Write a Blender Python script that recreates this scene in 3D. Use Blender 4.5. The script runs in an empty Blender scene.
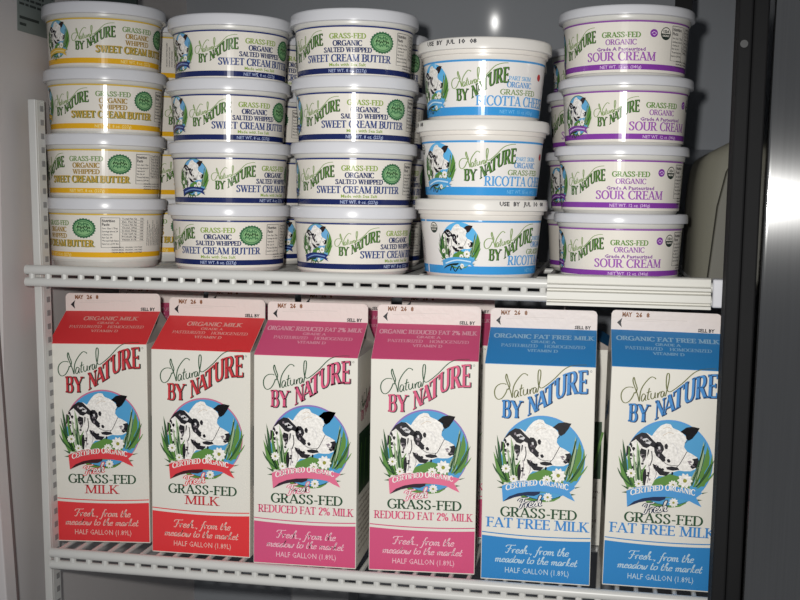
import bpy, bmesh, math, random
from math import sin, cos, pi, radians as RAD, atan2, hypot
from mathutils import Matrix, Vector
from mathutils.geometry import tessellate_polygon

random.seed(7)
SC = bpy.context.scene
COL = SC.collection
U = 0.001                                   # everything below is written in millimetres

# ------------------------------------------------------------------ camera
cam = bpy.data.cameras.new('camera')
cam.sensor_width = 36.0
cam.lens = 1130.05 / 800 * 36.0
cam.clip_start = 0.02
cam.clip_end = 30
camo = bpy.data.objects.new('camera', cam)
COL.objects.link(camo)
R_ = (0.98244, 0.18607, 0.01370)
D_ = (0.02995, -0.08480, -0.99595)
F_ = (-0.18416, 0.97887, -0.08889)
m = Matrix(((R_[0], -D_[0], -F_[0], 483.4 * U),
            (R_[1], -D_[1], -F_[1], -972.97 * U),
            (R_[2], -D_[2], -F_[2], 333.03 * U),
            (0, 0, 0, 1)))
camo.matrix_world = m
SC.camera = camo

# ------------------------------------------------------------------ world, light, exposure
W_ = bpy.data.worlds.new('shop_light')
W_.use_nodes = True
W_.node_tree.nodes['Background'].inputs[0].default_value = (0.92, 0.95, 1.0, 1)
W_.node_tree.nodes['Background'].inputs[1].default_value = 0.27
SC.world = W_
fl = bpy.data.lights.new('camera_flash', 'SPOT')
fl.energy = 38
fl.shadow_soft_size = 0.011
fl.spot_size = RAD(63)
fl.spot_blend = 1.0
fl.color = (1.0, 0.985, 0.95)
flo = bpy.data.objects.new('camera_flash', fl)
COL.objects.link(flo)
flo.location = (445 * U, -975 * U, 364 * U)
flo.rotation_euler = (Vector((330, 0, 215)) * U - flo.location).to_track_quat('-Z', 'Y').to_euler()
SC.view_settings.view_transform = 'Standard'
SC.view_settings.look = 'None'
SC.view_settings.gamma = 1
SC.view_settings.use_curve_mapping = False
SC.view_settings.exposure = -0.18


# ------------------------------------------------------------------ materials
def srgb(c):
    return tuple(((v / 255 / 12.92) if v / 255 <= 0.04045 else ((v / 255 + 0.055) / 1.055) ** 2.4) for v in c) + (1,)


MATS = {}


def mat(name, c, rough=0.4, metal=0.0, spec=0.5, noise=0.0, nscale=40.0, bump=0.0, bscale=300.0, coat=0.0, stretch=None, aniso=0.0):
    if name in MATS:
        return MATS[name]
    M = bpy.data.materials.new(name)
    M.use_nodes = True
    nt = M.node_tree
    b = nt.nodes['Principled BSDF']
    b.inputs['Base Color'].default_value = srgb(c)
    b.inputs['Roughness'].default_value = rough
    b.inputs['Metallic'].default_value = metal
    b.inputs['Specular IOR Level'].default_value = spec
    b.inputs['Coat Weight'].default_value = coat
    b.inputs['Coat Roughness'].default_value = 0.07
    if noise or bump:
        tc = nt.nodes.new('ShaderNodeTexCoord')
        src = tc.outputs['Object']
        if stretch:
            mp = nt.nodes.new('ShaderNodeMapping')
            mp.inputs['Scale'].default_value = stretch
            nt.links.new(src, mp.inputs['Vector'])
            src = mp.outputs['Vector']
    if noise:
        n = nt.nodes.new('ShaderNodeTexNoise')
        n.inputs['Scale'].default_value = nscale
        n.inputs['Detail'].default_value = 5
        nt.links.new(src, n.inputs['Vector'])
        r = nt.nodes.new('ShaderNodeMapRange')
        r.inputs['To Min'].default_value = 1 - noise
        r.inputs['To Max'].default_value = 1 + noise
        nt.links.new(n.outputs['Fac'], r.inputs['Value'])
        mx = nt.nodes.new('ShaderNodeVectorMath')
        mx.operation = 'SCALE'
        mx.inputs[0].default_value = srgb(c)[:3]
        nt.links.new(r.outputs['Result'], mx.inputs['Scale'])
        nt.links.new(mx.outputs['Vector'], b.inputs['Base Color'])
    if bump:
        n = nt.nodes.new('ShaderNodeTexNoise')
        n.inputs['Scale'].default_value = bscale
        nt.links.new(src, n.inputs['Vector'])
        bp = nt.nodes.new('ShaderNodeBump')
        bp.inputs['Strength'].default_value = bump
        bp.inputs['Distance'].default_value = 0.001
        nt.links.new(n.outputs['Fac'], bp.inputs['Height'])
        nt.links.new(bp.outputs['Normal'], b.inputs['Normal'])
    if aniso:
        b.inputs['Anisotropic'].default_value = aniso
        tg = nt.nodes.new('ShaderNodeCombineXYZ')
        tg.inputs[0].default_value = 1.0
        nt.links.new(tg.outputs[0], b.inputs['Tangent'])
    MATS[name] = M
    return M


def tubink(name, c):
    return mat('tub_' + name, c, rough=0.15, coat=0.0, spec=0.3)


def cartink(name, c):
    return mat('carton_' + name, c, rough=0.42, spec=0.35)


# ------------------------------------------------------------------ mesh helpers
def mesh_obj(name, verts, faces, mats, fmat=None, parent=None, smooth=False):
    me = bpy.data.meshes.new(name)
    me.from_pydata([(x * U, y * U, z * U) for x, y, z in verts], [], faces)
    for mm in mats:
        me.materials.append(mm)
    if fmat:
        me.polygons.foreach_set('material_index', fmat)
    if smooth:
        me.polygons.foreach_set('use_smooth', [True] * len(faces))
    me.update()
    o = bpy.data.objects.new(name, me)
    COL.objects.link(o)
    if parent:
        o.parent = parent
    return o


class MB:
    """collects shapes in millimetres"""
    def __init__(s):
        s.v, s.f, s.m = [], [], []

    def add(s, vs, fs, mi=0):
        n = len(s.v)
        s.v += vs
        s.f += [tuple(i + n for i in f) for f in fs]
        s.m += [mi] * len(fs)

    def box(s, x0, x1, y0, y1, z0, z1, mi=0):
        s.add([(x0, y0, z0), (x1, y0, z0), (x1, y1, z0), (x0, y1, z0), (x0, y0, z1), (x1, y0, z1), (x1, y1, z1), (x0, y1, z1)],
              [(3, 2, 1, 0), (4, 5, 6, 7), (0, 1, 5, 4), (1, 2, 6, 5), (2, 3, 7, 6), (3, 0, 4, 7)], mi)

    def tube(s, p, q, r, n=10, mi=0, cap=True):
        p, q = Vector(p), Vector(q)
        d = (q - p).normalized()
        a = d.orthogonal().normalized()
        b = d.cross(a)
        vs = []
        for e in (p, q):
            for k in range(n):
                t = 2 * pi * k / n
                w = e + a * (r * cos(t)) + b * (r * sin(t))
                vs.append(tuple(w))
        fs = [(k, (k + 1) % n, n + (k + 1) % n, n + k) for k in range(n)]
        if cap:
            fs += [tuple(range(n))[::-1], tuple(range(n, 2 * n))]
        s.add(vs, fs, mi)

    def lathe(s, prof, n=96, mi=0, closed_top=True, closed_bot=True):
        vs = []
        for r, z in prof:
            for k in range(n):
                t = 2 * pi * k / n
                vs.append((r * cos(t), r * sin(t), z))
        fs = []
        for j in range(len(prof) - 1):
            for k in range(n):
                a, b = j * n + k, j * n + (k + 1) % n
                fs.append((a, b, b + n, a + n))
        if closed_bot:
            fs.append(tuple(range(n))[::-1])
        if closed_top:
            fs.append(tuple(range((len(prof) - 1) * n, len(prof) * n)))
        s.add(vs, fs, mi)

    def extrude(s, prof, axis, a0, a1, mi=0):
        """closed 2d profile swept along x ('x': profile is (y,z)) or y or z"""
        n = len(prof)

        def P(p, a):
            return {'x': (a, p[0], p[1]), 'y': (p[0], a, p[1]), 'z': (p[0], p[1], a)}[axis]
        vs = [P(p, a0) for p in prof] + [P(p, a1) for p in prof]
        fs = [(k, (k + 1) % n, n + (k + 1) % n, n + k) for k in range(n)] + [tuple(range(n))[::-1], tuple(range(n, 2 * n))]
        s.add(vs, fs, mi)

    def build(s, name, mats, parent=None, smooth=False, bevel=0, angle=35, seg=2):
        if not isinstance(mats, (list, tuple)):
            mats = [mats]
        o = mesh_obj(name, s.v, s.f, mats, s.m, parent)
        bm = bmesh.new()
        bm.from_mesh(o.data)
        bmesh.ops.recalc_face_normals(bm, faces=bm.faces)
        if smooth:
            for f in bm.faces:
                f.smooth = True
            for e in bm.edges:
                if len(e.link_faces) == 2 and e.calc_face_angle() > RAD(angle):
                    e.smooth = False
        bm.to_mesh(o.data)
        bm.free()
        if bevel:
            md = o.modifiers.new('bevel', 'BEVEL')
            md.width = bevel * U
            md.segments = seg
            md.limit_method = 'ANGLE'
            md.angle_limit = RAD(30)
            md.harden_normals = False
        return o


def tag(o, label=None, cat=None, group=None, kind=None):
    if label:
        o['label'] = label
    if cat:
        o['category'] = cat
    if group:
        o['group'] = group
    if kind:
        o['kind'] = kind
    return o


def empty(name):
    o = bpy.data.objects.new(name, None)
    o.empty_display_size = 0.02
    COL.objects.link(o)
    return o


def copy_tree(o, parent=None):
    c = o.copy()
    COL.objects.link(c)
    if parent:
        c.parent = parent
    for ch in [x for x in bpy.data.objects if x.parent == o]:
        copy_tree(ch, c)
    return c


# ------------------------------------------------------------------ 2D artwork
class Art:
    def __init__(s):
        s.items = []                        # (verts, tris, material, layer)

    def raw(s, vs, fs, mt, layer):
        if fs:
            s.items.append((vs, fs, mt, layer))

    def poly(s, pts, mt, layer):
        t = tessellate_polygon([[Vector((p[0], p[1], 0)) for p in pts]])
        s.raw(list(pts), [tuple(i) for i in t], mt, layer)

    def rect(s, x0, y0, x1, y1, mt, layer):
        s.raw([(x0, y0), (x1, y0), (x1, y1), (x0, y1)], [(0, 1, 2), (0, 2, 3)], mt, layer)

    def ell(s, cx, cy, rx, ry, mt, layer, n=36, wob=0, k=0):
        vs = [(cx, cy)]
        for i in range(n):
            t = 2 * pi * i / n
            w = 1 + wob * cos(k * t)
            vs.append((cx + rx * w * cos(t), cy + ry * w * sin(t)))
        s.raw(vs, [(0, 1 + i, 1 + (i + 1) % n) for i in range(n)], mt, layer)

    def ring(s, cx, cy, rx, ry, w, mt, layer, n=48):
        vs = []
        for i in range(n):
            t = 2 * pi * i / n
            vs += [(cx + rx * cos(t), cy + ry * sin(t)), (cx + (rx - w) * cos(t), cy + (ry - w) * sin(t))]
        fs = []
        for i in range(n):
            a, b = 2 * i, 2 * ((i + 1) % n)
            fs += [(a, b, b + 1), (a, b + 1, a + 1)]
        s.raw(vs, fs, mt, layer)

    def line(s, pts, w, mt, layer, thin=None):
        """ribbon along a polyline; w = width for vertical runs, thin = for horizontal runs"""
        v, f = ribbon(pts, w, w if thin is None else thin)
        s.raw(v, f, mt, layer)

    def build(s, name, fmap, eps=0.06, strip=0, parent=None, hcut=None):
        vs, fs, fm, mats = [], [], [], []
        for pv, pf, mt, layer in s.items:
            if mt not in mats:
                mats.append(mt)
            mi = mats.index(mt)
            xs = [p[0] for p in pv]
            if strip and max(xs) - min(xs) > strip * 1.6:
                pv, pf = split_tris(pv, pf, strip, 0)
            if hcut is not None:
                ys = [p[1] for p in pv]
                if min(ys) < hcut < max(ys):
                    pv, pf = split_tris(pv, pf, None, 1, hcut)
            n = len(vs)
            vs += [fmap(p[0], p[1], eps * layer) for p in pv]
            for t in pf:
                a, b, c = (pv[i] for i in t)
                ar = (b[0] - a[0]) * (c[1] - a[1]) - (b[1] - a[1]) * (c[0] - a[0])
                if abs(ar) < 1e-7:
                    continue
                fs.append(tuple(i + n for i in (t if ar > 0 else t[::-1])))
                fm.append(mi)
        return mesh_obj(name, vs, fs, mats, fm, parent)


def clip_poly(P, ax, val, keep_less):
    out = []
    for i in range(len(P)):
        a, b = P[i], P[(i + 1) % len(P)]
        ia = (a[ax] <= val) if keep_less else (a[ax] >= val)
        ib = (b[ax] <= val) if keep_less else (b[ax] >= val)
        if ia:
            out.append(a)
        if ia != ib:
            t = (val - a[ax]) / (b[ax] - a[ax])
            out.append((a[0] + t * (b[0] - a[0]), a[1] + t * (b[1] - a[1])))
    return out


def split_tris(pv, pf, step, ax, at=None):
    nv, nf = [], []
    for t in pf:
        P = [pv[i] for i in t]
        lo, hi = min(p[ax] for p in P), max(p[ax] for p in P)
        cuts = [at] if at is not None else [k * step for k in range(int(math.floor(lo / step)), int(math.ceil(hi / step)) + 1)]
        rest = P
        pieces = []
        for c in cuts:
            if c <= lo or c >= hi or len(rest) < 3:
                continue
            pieces.append(clip_poly(rest, ax, c, True))
            rest = clip_poly(rest, ax, c, False)
        pieces.append(rest)
        for q in pieces:
            if len(q) < 3:
                continue
            n = len(nv)
            nv += q
            nf += [(n, n + i, n + i + 1) for i in range(1, len(q) - 1)]
    return nv, nf


def smooth_pts(p, k=5, closed=False):
    out = []
    n = len(p)
    rng = range(n if closed else n - 1)
    for i in rng:
        if closed:
            a, b, c, d = p[(i - 1) % n], p[i], p[(i + 1) % n], p[(i + 2) % n]
        else:
            a, b, c, d = p[max(i - 1, 0)], p[i], p[i + 1], p[min(i + 2, n - 1)]
        for j in range(k):
            t = j / k
            out.append(tuple(0.5 * (2 * b[q] + (c[q] - a[q]) * t + (2 * a[q] - 5 * b[q] + 4 * c[q] - d[q]) * t * t +
                                    (3 * b[q] - a[q] - 3 * c[q] + d[q]) * t ** 3) for q in (0, 1)))
    if not closed:
        out.append(p[-1])
    return out


def ribbon(pts, w, thin, closed=False):
    n = len(pts)
    vs = []
    for i in range(n):
        if closed:
            a, b = pts[(i - 1) % n], pts[(i + 1) % n]
        else:
            a, b = pts[max(i - 1, 0)], pts[min(i + 1, n - 1)]
        dx, dy = b[0] - a[0], b[1] - a[1]
        L = hypot(dx, dy) or 1
        ww = (thin + (w - thin) * (abs(dy) / L) ** 1.5) / 2
        nx, ny = -dy / L * ww, dx / L * ww
        vs += [(pts[i][0] + nx, pts[i][1] + ny), (pts[i][0] - nx, pts[i][1] - ny)]
    fs = []
    for i in range(n if closed else n - 1):
        a, b = 2 * i, 2 * ((i + 1) % n)
        fs += [(a, b, b + 1), (a, b + 1, a + 1)]
    return vs, fs


# --- serif capitals drawn as pen strokes in a box one unit high
def arc(cx, cy, rx, ry, a0, a1, n=14):
    return [(cx + rx * cos(RAD(a0 + (a1 - a0) * i / n)), cy + ry * sin(RAD(a0 + (a1 - a0) * i / n))) for i in range(n + 1)]


# each: width, [('S', x0,y0,x1,y1, thick?) | ('C', points) | ('F', x, y) foot serif | ('K', x, y0, y1) arm tick]
GL = {
    'A': (.78, [('S', .08, 0, .38, 1, 0), ('S', .36, 1, .70, 0, 1), ('S', .18, .33, .6, .33, 0), ('F', .08, 0), ('F', .70, 0)]),
    'B': (.66, [('S', .15, 0, .15, 1, 1), ('C', [(.12, .97)] + arc(.36, .75, .2, .23, 90, -90) + [(.12, .52)]),
                ('C', [(.3, .52)] + arc(.38, .265, .22, .25, 90, -90) + [(.12, .03)]), ('F', .1, 0), ('F', .1, 1)]),
    'C': (.74, [('C', arc(.42, .5, .34, .49, 48, 312, 22)), ('K', .66, .72, .95), ('K', .66, .1, .25)]),
    'D': (.78, [('S', .15, 0, .15, 1, 1), ('C', [(.1, .97)] + arc(.32, .5, .38, .47, 90, -90, 18) + [(.1, .03)]), ('F', .1, 0), ('F', .1, 1)]),
    'E': (.62, [('S', .15, 0, .15, 1, 1), ('S', .1, .965, .54, .965, 0), ('S', .1, .52, .46, .52, 0), ('S', .1, .035, .56, .035, 0),
                ('F', .1, 0), ('F', .1, 1), ('K', .54, .8, 1), ('K', .56, 0, .22), ('K', .46, .42, .62)]),
    'F': (.6, [('S', .15, 0, .15, 1, 1), ('S', .1, .965, .54, .965, 0), ('S', .1, .52, .46, .52, 0), ('F', .15, 0), ('F', .1, 1),
               ('K', .54, .78, 1), ('K', .46, .42, .62)]),
    'G': (.8, [('C', arc(.42, .5, .34, .49, 48, 325, 24)), ('K', .66, .74, .95), ('S', .68, .08, .68, .44, 1), ('F', .66, .44)]),
    'H': (.82, [('S', .15, 0, .15, 1, 1), ('S', .67, 0, .67, 1, 1), ('S', .15, .52, .67, .52, 0), ('F', .15, 0), ('F', .15, 1), ('F', .67, 0), ('F', .67, 1)]),
    'I': (.32, [('S', .16, 0, .16, 1, 1), ('F', .16, 0), ('F', .16, 1)]),
    'K': (.76, [('S', .15, 0, .15, 1, 1), ('S', .17, .42, .6, 1, 0), ('S', .3, .58, .64, 0, 1), ('F', .15, 0), ('F', .15, 1), ('F', .66, 0), ('F', .6, 1)]),
    'L': (.6, [('S', .15, 0, .15, 1, 1), ('S', .1, .035, .54, .035, 0), ('F', .15, 1), ('F', .1, 0), ('K', .54, 0, .25)]),
    'M': (.96, [('S', .12, 0, .15, 1, 0), ('S', .17, 1, .48, .05, 1), ('S', .48, .05, .8, 1, 0), ('S', .8, 0, .8, 1, 1), ('F', .12, 0), ('F', .8, 0), ('F', .12, 1), ('F', .82, 1)]),
    'N': (.82, [('S', .13, 0, .13, 1, 0), ('S', .13, .98, .67, .02, 1), ('S', .67, 0, .67, 1, 0), ('F', .13, 0), ('F', .1, 1), ('F', .67, 1)]),
    'O': (.82, [('O', arc(.41, .5, .33, .49, 0, 345, 23))]),
    'P': (.64, [('S', .15, 0, .15, 1, 1), ('C', [(.1, .97)] + arc(.34, .71, .22, .26, 90, -90) + [(.12, .45)]), ('F', .15, 0), ('F', .1, 1)]),
    'R': (.74, [('S', .15, 0, .15, 1, 1), ('C', [(.1, .97)] + arc(.34, .73, .2, .24, 90, -90) + [(.12, .49)]), ('S', .34, .5, .62, 0, 1), ('F', .15, 0), ('F', .1, 1), ('F', .65, 0)]),
    'S': (.62, [('C', smooth_pts([(.5, .8), (.43, .94), (.3, .98), (.15, .9), (.13, .73), (.27, .58), (.42, .45), (.5, .27), (.42, .08), (.27, .02), (.14, .07), (.09, .22)], 4)),
                ('K', .5, .72, .97), ('K', .09, .04, .28)]),
    'T': (.7, [('S', .35, 0, .35, 1, 1), ('S', .05, .965, .65, .965, 0), ('F', .35, 0), ('K', .05, .76, 1), ('K', .65, .76, 1)]),
    'U': (.8, [('C', [(.15, 1), (.15, .35)] + arc(.41, .3, .26, .28, 180, 360, 12) + [(.67, .35), (.67, 1)]), ('F', .15, 1), ('F', .67, 1)]),
    'W': (1.08, [('S', .1, 1, .34, 0, 1), ('S', .34, 0, .54, .98, 0), ('S', .54, .98, .76, 0, 1), ('S', .76, 0, .98, 1, 0), ('F', .1, 1), ('F', .56, 1), ('F', .98, 1)]),
    'Y': (.74, [('S', .08, 1, .37, .47, 1), ('S', .66, 1, .38, .47, 0), ('S', .37, 0, .37, .5, 1), ('F', .37, 0), ('F', .08, 1), ('F', .66, 1)]),
    '-': (.4, [('S', .06, .38, .34, .38, 2)]),
    '2': (.6, [('C', smooth_pts([(.1, .75), (.16, .93), (.32, .98), (.46, .88), (.45, .68), (.28, .38), (.08, .05)], 4)), ('S', .08, .04, .52, .04, 2)]),
    '%': (.9, [('O', arc(.22, .75, .14, .22, 0, 330, 11)), ('O', arc(.66, .25, .14, .22, 0, 330, 11)), ('S', .2, 0, .68, 1, 0)]),
    ' ': (.34, []),
}


def glyph(ch, T=.17, t=.06, sf=.11):
    out = []
    w, st = GL[ch]
    for q in st:
        if q[0] == 'S':
            _, x0, y0, x1, y1, k = q
            L = hypot(x1 - x0, y1 - y0)
            if abs(y1 - y0) < .02:
                hw = (t if k != 2 else T * .75) / 2
                out.append(([(x0, y0 - hw), (x1, y0 - hw), (x1, y0 + hw), (x0, y0 + hw)], [(0, 1, 2), (0, 2, 3)]))
            else:
                hw = (T if k == 1 else t) / 2 * L / abs(y1 - y0)
                out.append(([(x0 - hw, y0), (x0 + hw, y0), (x1 + hw, y1), (x1 - hw, y1)], [(0, 1, 2), (0, 2, 3)]))
        elif q[0] == 'C':
            out.append(ribbon(q[1], T, t))
        elif q[0] == 'O':
            out.append(ribbon(q[1], T, t, True))
        elif q[0] == 'F':
            _, x, y = q
            h = t * .9
            y0, y1 = (0, h) if y < .3 else ((1 - h, 1) if y > .7 else (y - h / 2, y + h / 2))
            hw = T / 2 + sf * .75
            out.append(([(x - hw, y0), (x + hw, y0), (x + hw, y1), (x - hw, y1)], [(0, 1, 2), (0, 2, 3)]))
        elif q[0] == 'K':
            _, x, y0, y1 = q
            h = t * .5
            out.append(([(x - h, y0), (x + h, y0), (x + h, y1), (x - h, y1)], [(0, 1, 2), (0, 2, 3)]))
    return w, out


def serif(art, s, x0, x1, y, h, mt, layer, T=.17, t=.06, yfun=None, arcy=0):
    """a line of serif capitals fitted between x0 and x1 on baseline y"""
    tot = sum(GL[c][0] for c in s)
    k = (x1 - x0) / tot
    x = x0
    for c in s:
        w, ps = glyph(c, T * min(1, .8 * h / k + .2) if k > h else T, t)
        for v, f in ps:
            art.raw([(x + a * k, y + b * h + (yfun(x + a * k) if yfun else 0)) for a, b in v], f, mt, layer)
        x += w * k


# --- plain lettering from Blender's own built-in font
_tc = {}


def font_polys(s, bold=0.0):
    key = (s, bold)
    if key in _tc:
        return _tc[key]
    c = bpy.data.curves.new('t', 'FONT')
    c.body = s
    c.resolution_u = 1
    c.offset = bold
    c.fill_mode = 'FRONT'
    o = bpy.data.objects.new('t', c)
    me = o.to_mesh()
    me.calc_loop_triangles()
    v = [(p.co.x, p.co.y) for p in me.vertices]
    f = [tuple(t.vertices) for t in me.loop_triangles]
    o.to_mesh_clear()
    bpy.data.objects.remove(o)
    bpy.data.curves.remove(c)
    _tc[key] = (v, f)
    return v, f


def plain(art, s, x0, x1, y, h, mt, layer, bold=0.0, shear=0.0, rot=False):
    v, f = font_polys(s, bold)
    if not v:
        return
    lo, hi = min(p[0] for p in v), max(p[0] for p in v)
    k = (x1 - x0) / (hi - lo)
    ky = h / 0.70
    if rot:
        art.raw([(y - p[1] * ky, x0 + (p[0] - lo) * k) for p in v], f, mt, layer)
    else:
        art.raw([(x0 + (p[0] - lo) * k + shear * p[1] * ky, y + p[1] * ky) for p in v], f, mt, layer)


# --- flowing lower case for the slogan, one pen stroke per letter, x height .5
CUR = {
    'F': (.62, [[(.1, .1), (.18, 0), (.3, .1), (.42, .95)], [(.0, .72), (.06, .92), (.3, .98), (.72, .96), (.8, 1.04)], [(.2, .5), (.55, .52)]]),
    'r': (.34, [[(.02, .2), (.1, .48), (.1, .2), (.08, 0)], [(.09, .3), (.2, .48), (.32, .44)]]),
    'e': (.34, [[(.04, .24), (.22, .28), (.3, .4), (.2, .5), (.07, .36), (.06, .12), (.18, 0), (.34, .12)]]),
    's': (.3, [[(.02, .05), (.2, .5), (.26, .3), (.28, .1), (.16, 0), (.04, .06)]]),
    'h': (.4, [[(.04, 0), (.1, .5), (.22, .95), (.14, .98), (.08, .5), (.05, 0)], [(.06, .25), (.2, .48), (.28, .4), (.26, .1), (.34, 0), (.42, .1)]]),
    'f': (.3, [[(.38, .9), (.3, .98), (.2, .8), (.08, -.2), (-.02, -.35), (-.08, -.25)], [(.02, .46), (.32, .48)]]),
    'o': (.38, [[(.2, .49), (.06, .36), (.06, .1), (.18, 0), (.32, .14), (.33, .38), (.2, .49), (.36, .46)]]),
    'm': (.6, [[(.02, .3), (.1, .48), (.08, 0)], [(.09, .3), (.22, .48), (.28, .4), (.26, 0)], [(.28, .3), (.42, .48), (.48, .4), (.46, .08), (.54, 0), (.62, .12)]]),
    't': (.28, [[(.14, .85), (.08, .3), (.1, .04), (.18, 0), (.28, .12)], [(0, .5), (.26, .5)]]),
    'a': (.4, [[(.32, .46), (.18, .5), (.05, .3), (.08, .02), (.2, .04), (.32, .46), (.3, .08), (.36, 0), (.44, .1)]]),
    'd': (.4, [[(.3, .44), (.16, .48), (.04, .3), (.07, .02), (.18, .02), (.3, .4), (.42, 1), (.32, .4), (.32, .04), (.42, .1)]]),
    'w': (.52, [[(.02, .42), (.08, .46), (.08, .06), (.18, 0), (.27, .44), (.28, .06), (.38, 0), (.46, .3), (.46, .48), (.54, .44)]]),
    'k': (.38, [[(.04, 0), (.2, .95), (.12, .9), (.06, .1)], [(.08, .24), (.28, .48), (.14, .26), (.24, .04), (.38, .08)]]),
    '.': (.16, [[(.06, .0), (.09, .07)]]),
    ',': (.16, [[(.08, .06), (.02, -.14)]]),
    ' ': (.26, []),
}


def cursive(art, s, x0, x1, y, h, mt, layer, w=.1, shear=.28):
    tot = sum(CUR[c][0] for c in s)
    k = (x1 - x0) / tot
    x = x0
    for c in s:
        for st in CUR[c][1]:
            p = smooth_pts([(x + a * k + shear * b * h, y + b * h) for a, b in st], 3) if len(st) > 2 else [(x + a * k + shear * b * h, y + b * h) for a, b in st]
            v, f = ribbon(p, w * h, w * h * .55)
            art.raw(v, f, mt, layer)
        x += CUR[c][0] * k


# --- the swash wordmark, coordinates in mm on a carton front (95 wide)
WM = dict(
    N1=[(20.6, 169.6), (22.2, 173.6), (20.4, 179.2), (19.2, 183.3), (18.4, 181.2), (19.1, 177.7), (22.7, 168.7), (24.4, 162.8)],
    N2=[(24.4, 162.8), (25.4, 172.4), (29.0, 179.5), (33.4, 184.2), (36.6, 183.7), (37.2, 182.6)],
    N0=[(20.1, 170.5), (18.6, 166.5), (15.9, 162.4), (12.5, 160.9), (9.9, 163.0), (9.0, 167.5), (10.3, 171.7), (13.6, 174.4), (17.7, 174.8), (19.1, 174.1)],
    a1=[(29.2, 169.0), (27.5, 169.4), (26.2, 166.8), (26.3, 163.7), (27.7, 163.5), (29.3, 166.9), (29.5, 168.6), (29.3, 164.8), (30.4, 163.9)],
    t1=[(32.4, 174.8), (31.4, 168.4), (31.5, 164.9), (32.9, 165.4)],
    t2=[(30.3, 170.5), (34.1, 172.0)],
    u1=[(34.1, 170.6), (33.9, 167.1), (35.1, 165.5), (37.0, 167.3), (37.4, 171.2), (37.5, 167.3), (38.6, 166.5)],
    r1=[(39.4, 170.9), (39.7, 166.7), (40.0, 169.5), (41.5, 171.9), (42.7, 171.4)],
    a2=[(44.8, 172.5), (42.9, 172.3), (42.2, 169.6), (42.8, 167.5), (44.1, 168.4), (45.0, 172.1), (44.9, 169.0), (46.0, 168.5)],
    l1=[(46.0, 168.5), (47.5, 176.1), (48.5, 183.1), (48.3, 187.5), (46.9, 187.9), (46.2, 184.4), (46.4, 177.4), (47.6, 173.3),
        (49.8, 172.5), (53.5, 174.9), (60.2, 180.8), (66.9, 188.0), (72.2, 191.7), (80.3, 194.1), (87.3, 194.6)])
TOP = [(38.0, 164.2), (44.4, 166.5), (50.9, 171.3), (56.3, 175.4), (61.6, 180.8), (69.0, 185.9), (79.1, 188.8), (90, 189.6)]
BOT = [(38.0, 147.4), (46.5, 152.6), (54.0, 156.8), (59.4, 160.4), (65.4, 164.9), (72.8, 167.6), (81.0, 168.9), (90, 169.2)]


def interp(P, x):
    for a, b in zip(P, P[1:]):
        if x <= b[0]:
            return a[1] + (b[1] - a[1]) * (x - a[0]) / (b[0] - a[0])
    return P[-1][1]


def wordmark(art, tf, fill, dark, script, layer, sw=.9, swash=True):
    for k, p in WM.items():
        if k == 'l1' and not swash:
            p = p[:-2]
        q = smooth_pts(p, 5) if len(p) > 2 else p
        v, f = ribbon(q, sw * 1.25, sw * .8)
        art.raw([tf(*a) for a in v], f, script, layer)
    boxes = [('B', 16.2, 23.4), ('Y', 23.9, 33.4), ('N', 38.2, 46.8), ('A', 45.0, 54.4), ('T', 52.4, 61.6), ('U', 61.6, 70.4), ('R', 70.9, 80.8), ('E', 81.0, 89.2)]
    for ch, x0, x1 in boxes:
        for pas, (dx, dy, T, t, mt) in enumerate(((.75, -.3, .25, .12, dark), (0, 0, .18, .065, fill))):
            w, ps = glyph(ch, T, t, .045)
            for v, f in ps:
                vv = []
                for a, b in v:
                    # subdivide-free envelope
                    x = x0 + (a - .04) / (w - .06) * (x1 - x0 - .7)
                    if x1 < 36:
                        lo, hi = 145.2, 160.6
                    else:
                        lo, hi = interp(BOT, x), interp(TOP, x)
                    vv.append(tf(x + dx, lo + (hi - lo) * b + dy))
                art.raw(vv, f, mt, layer + pas)


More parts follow.
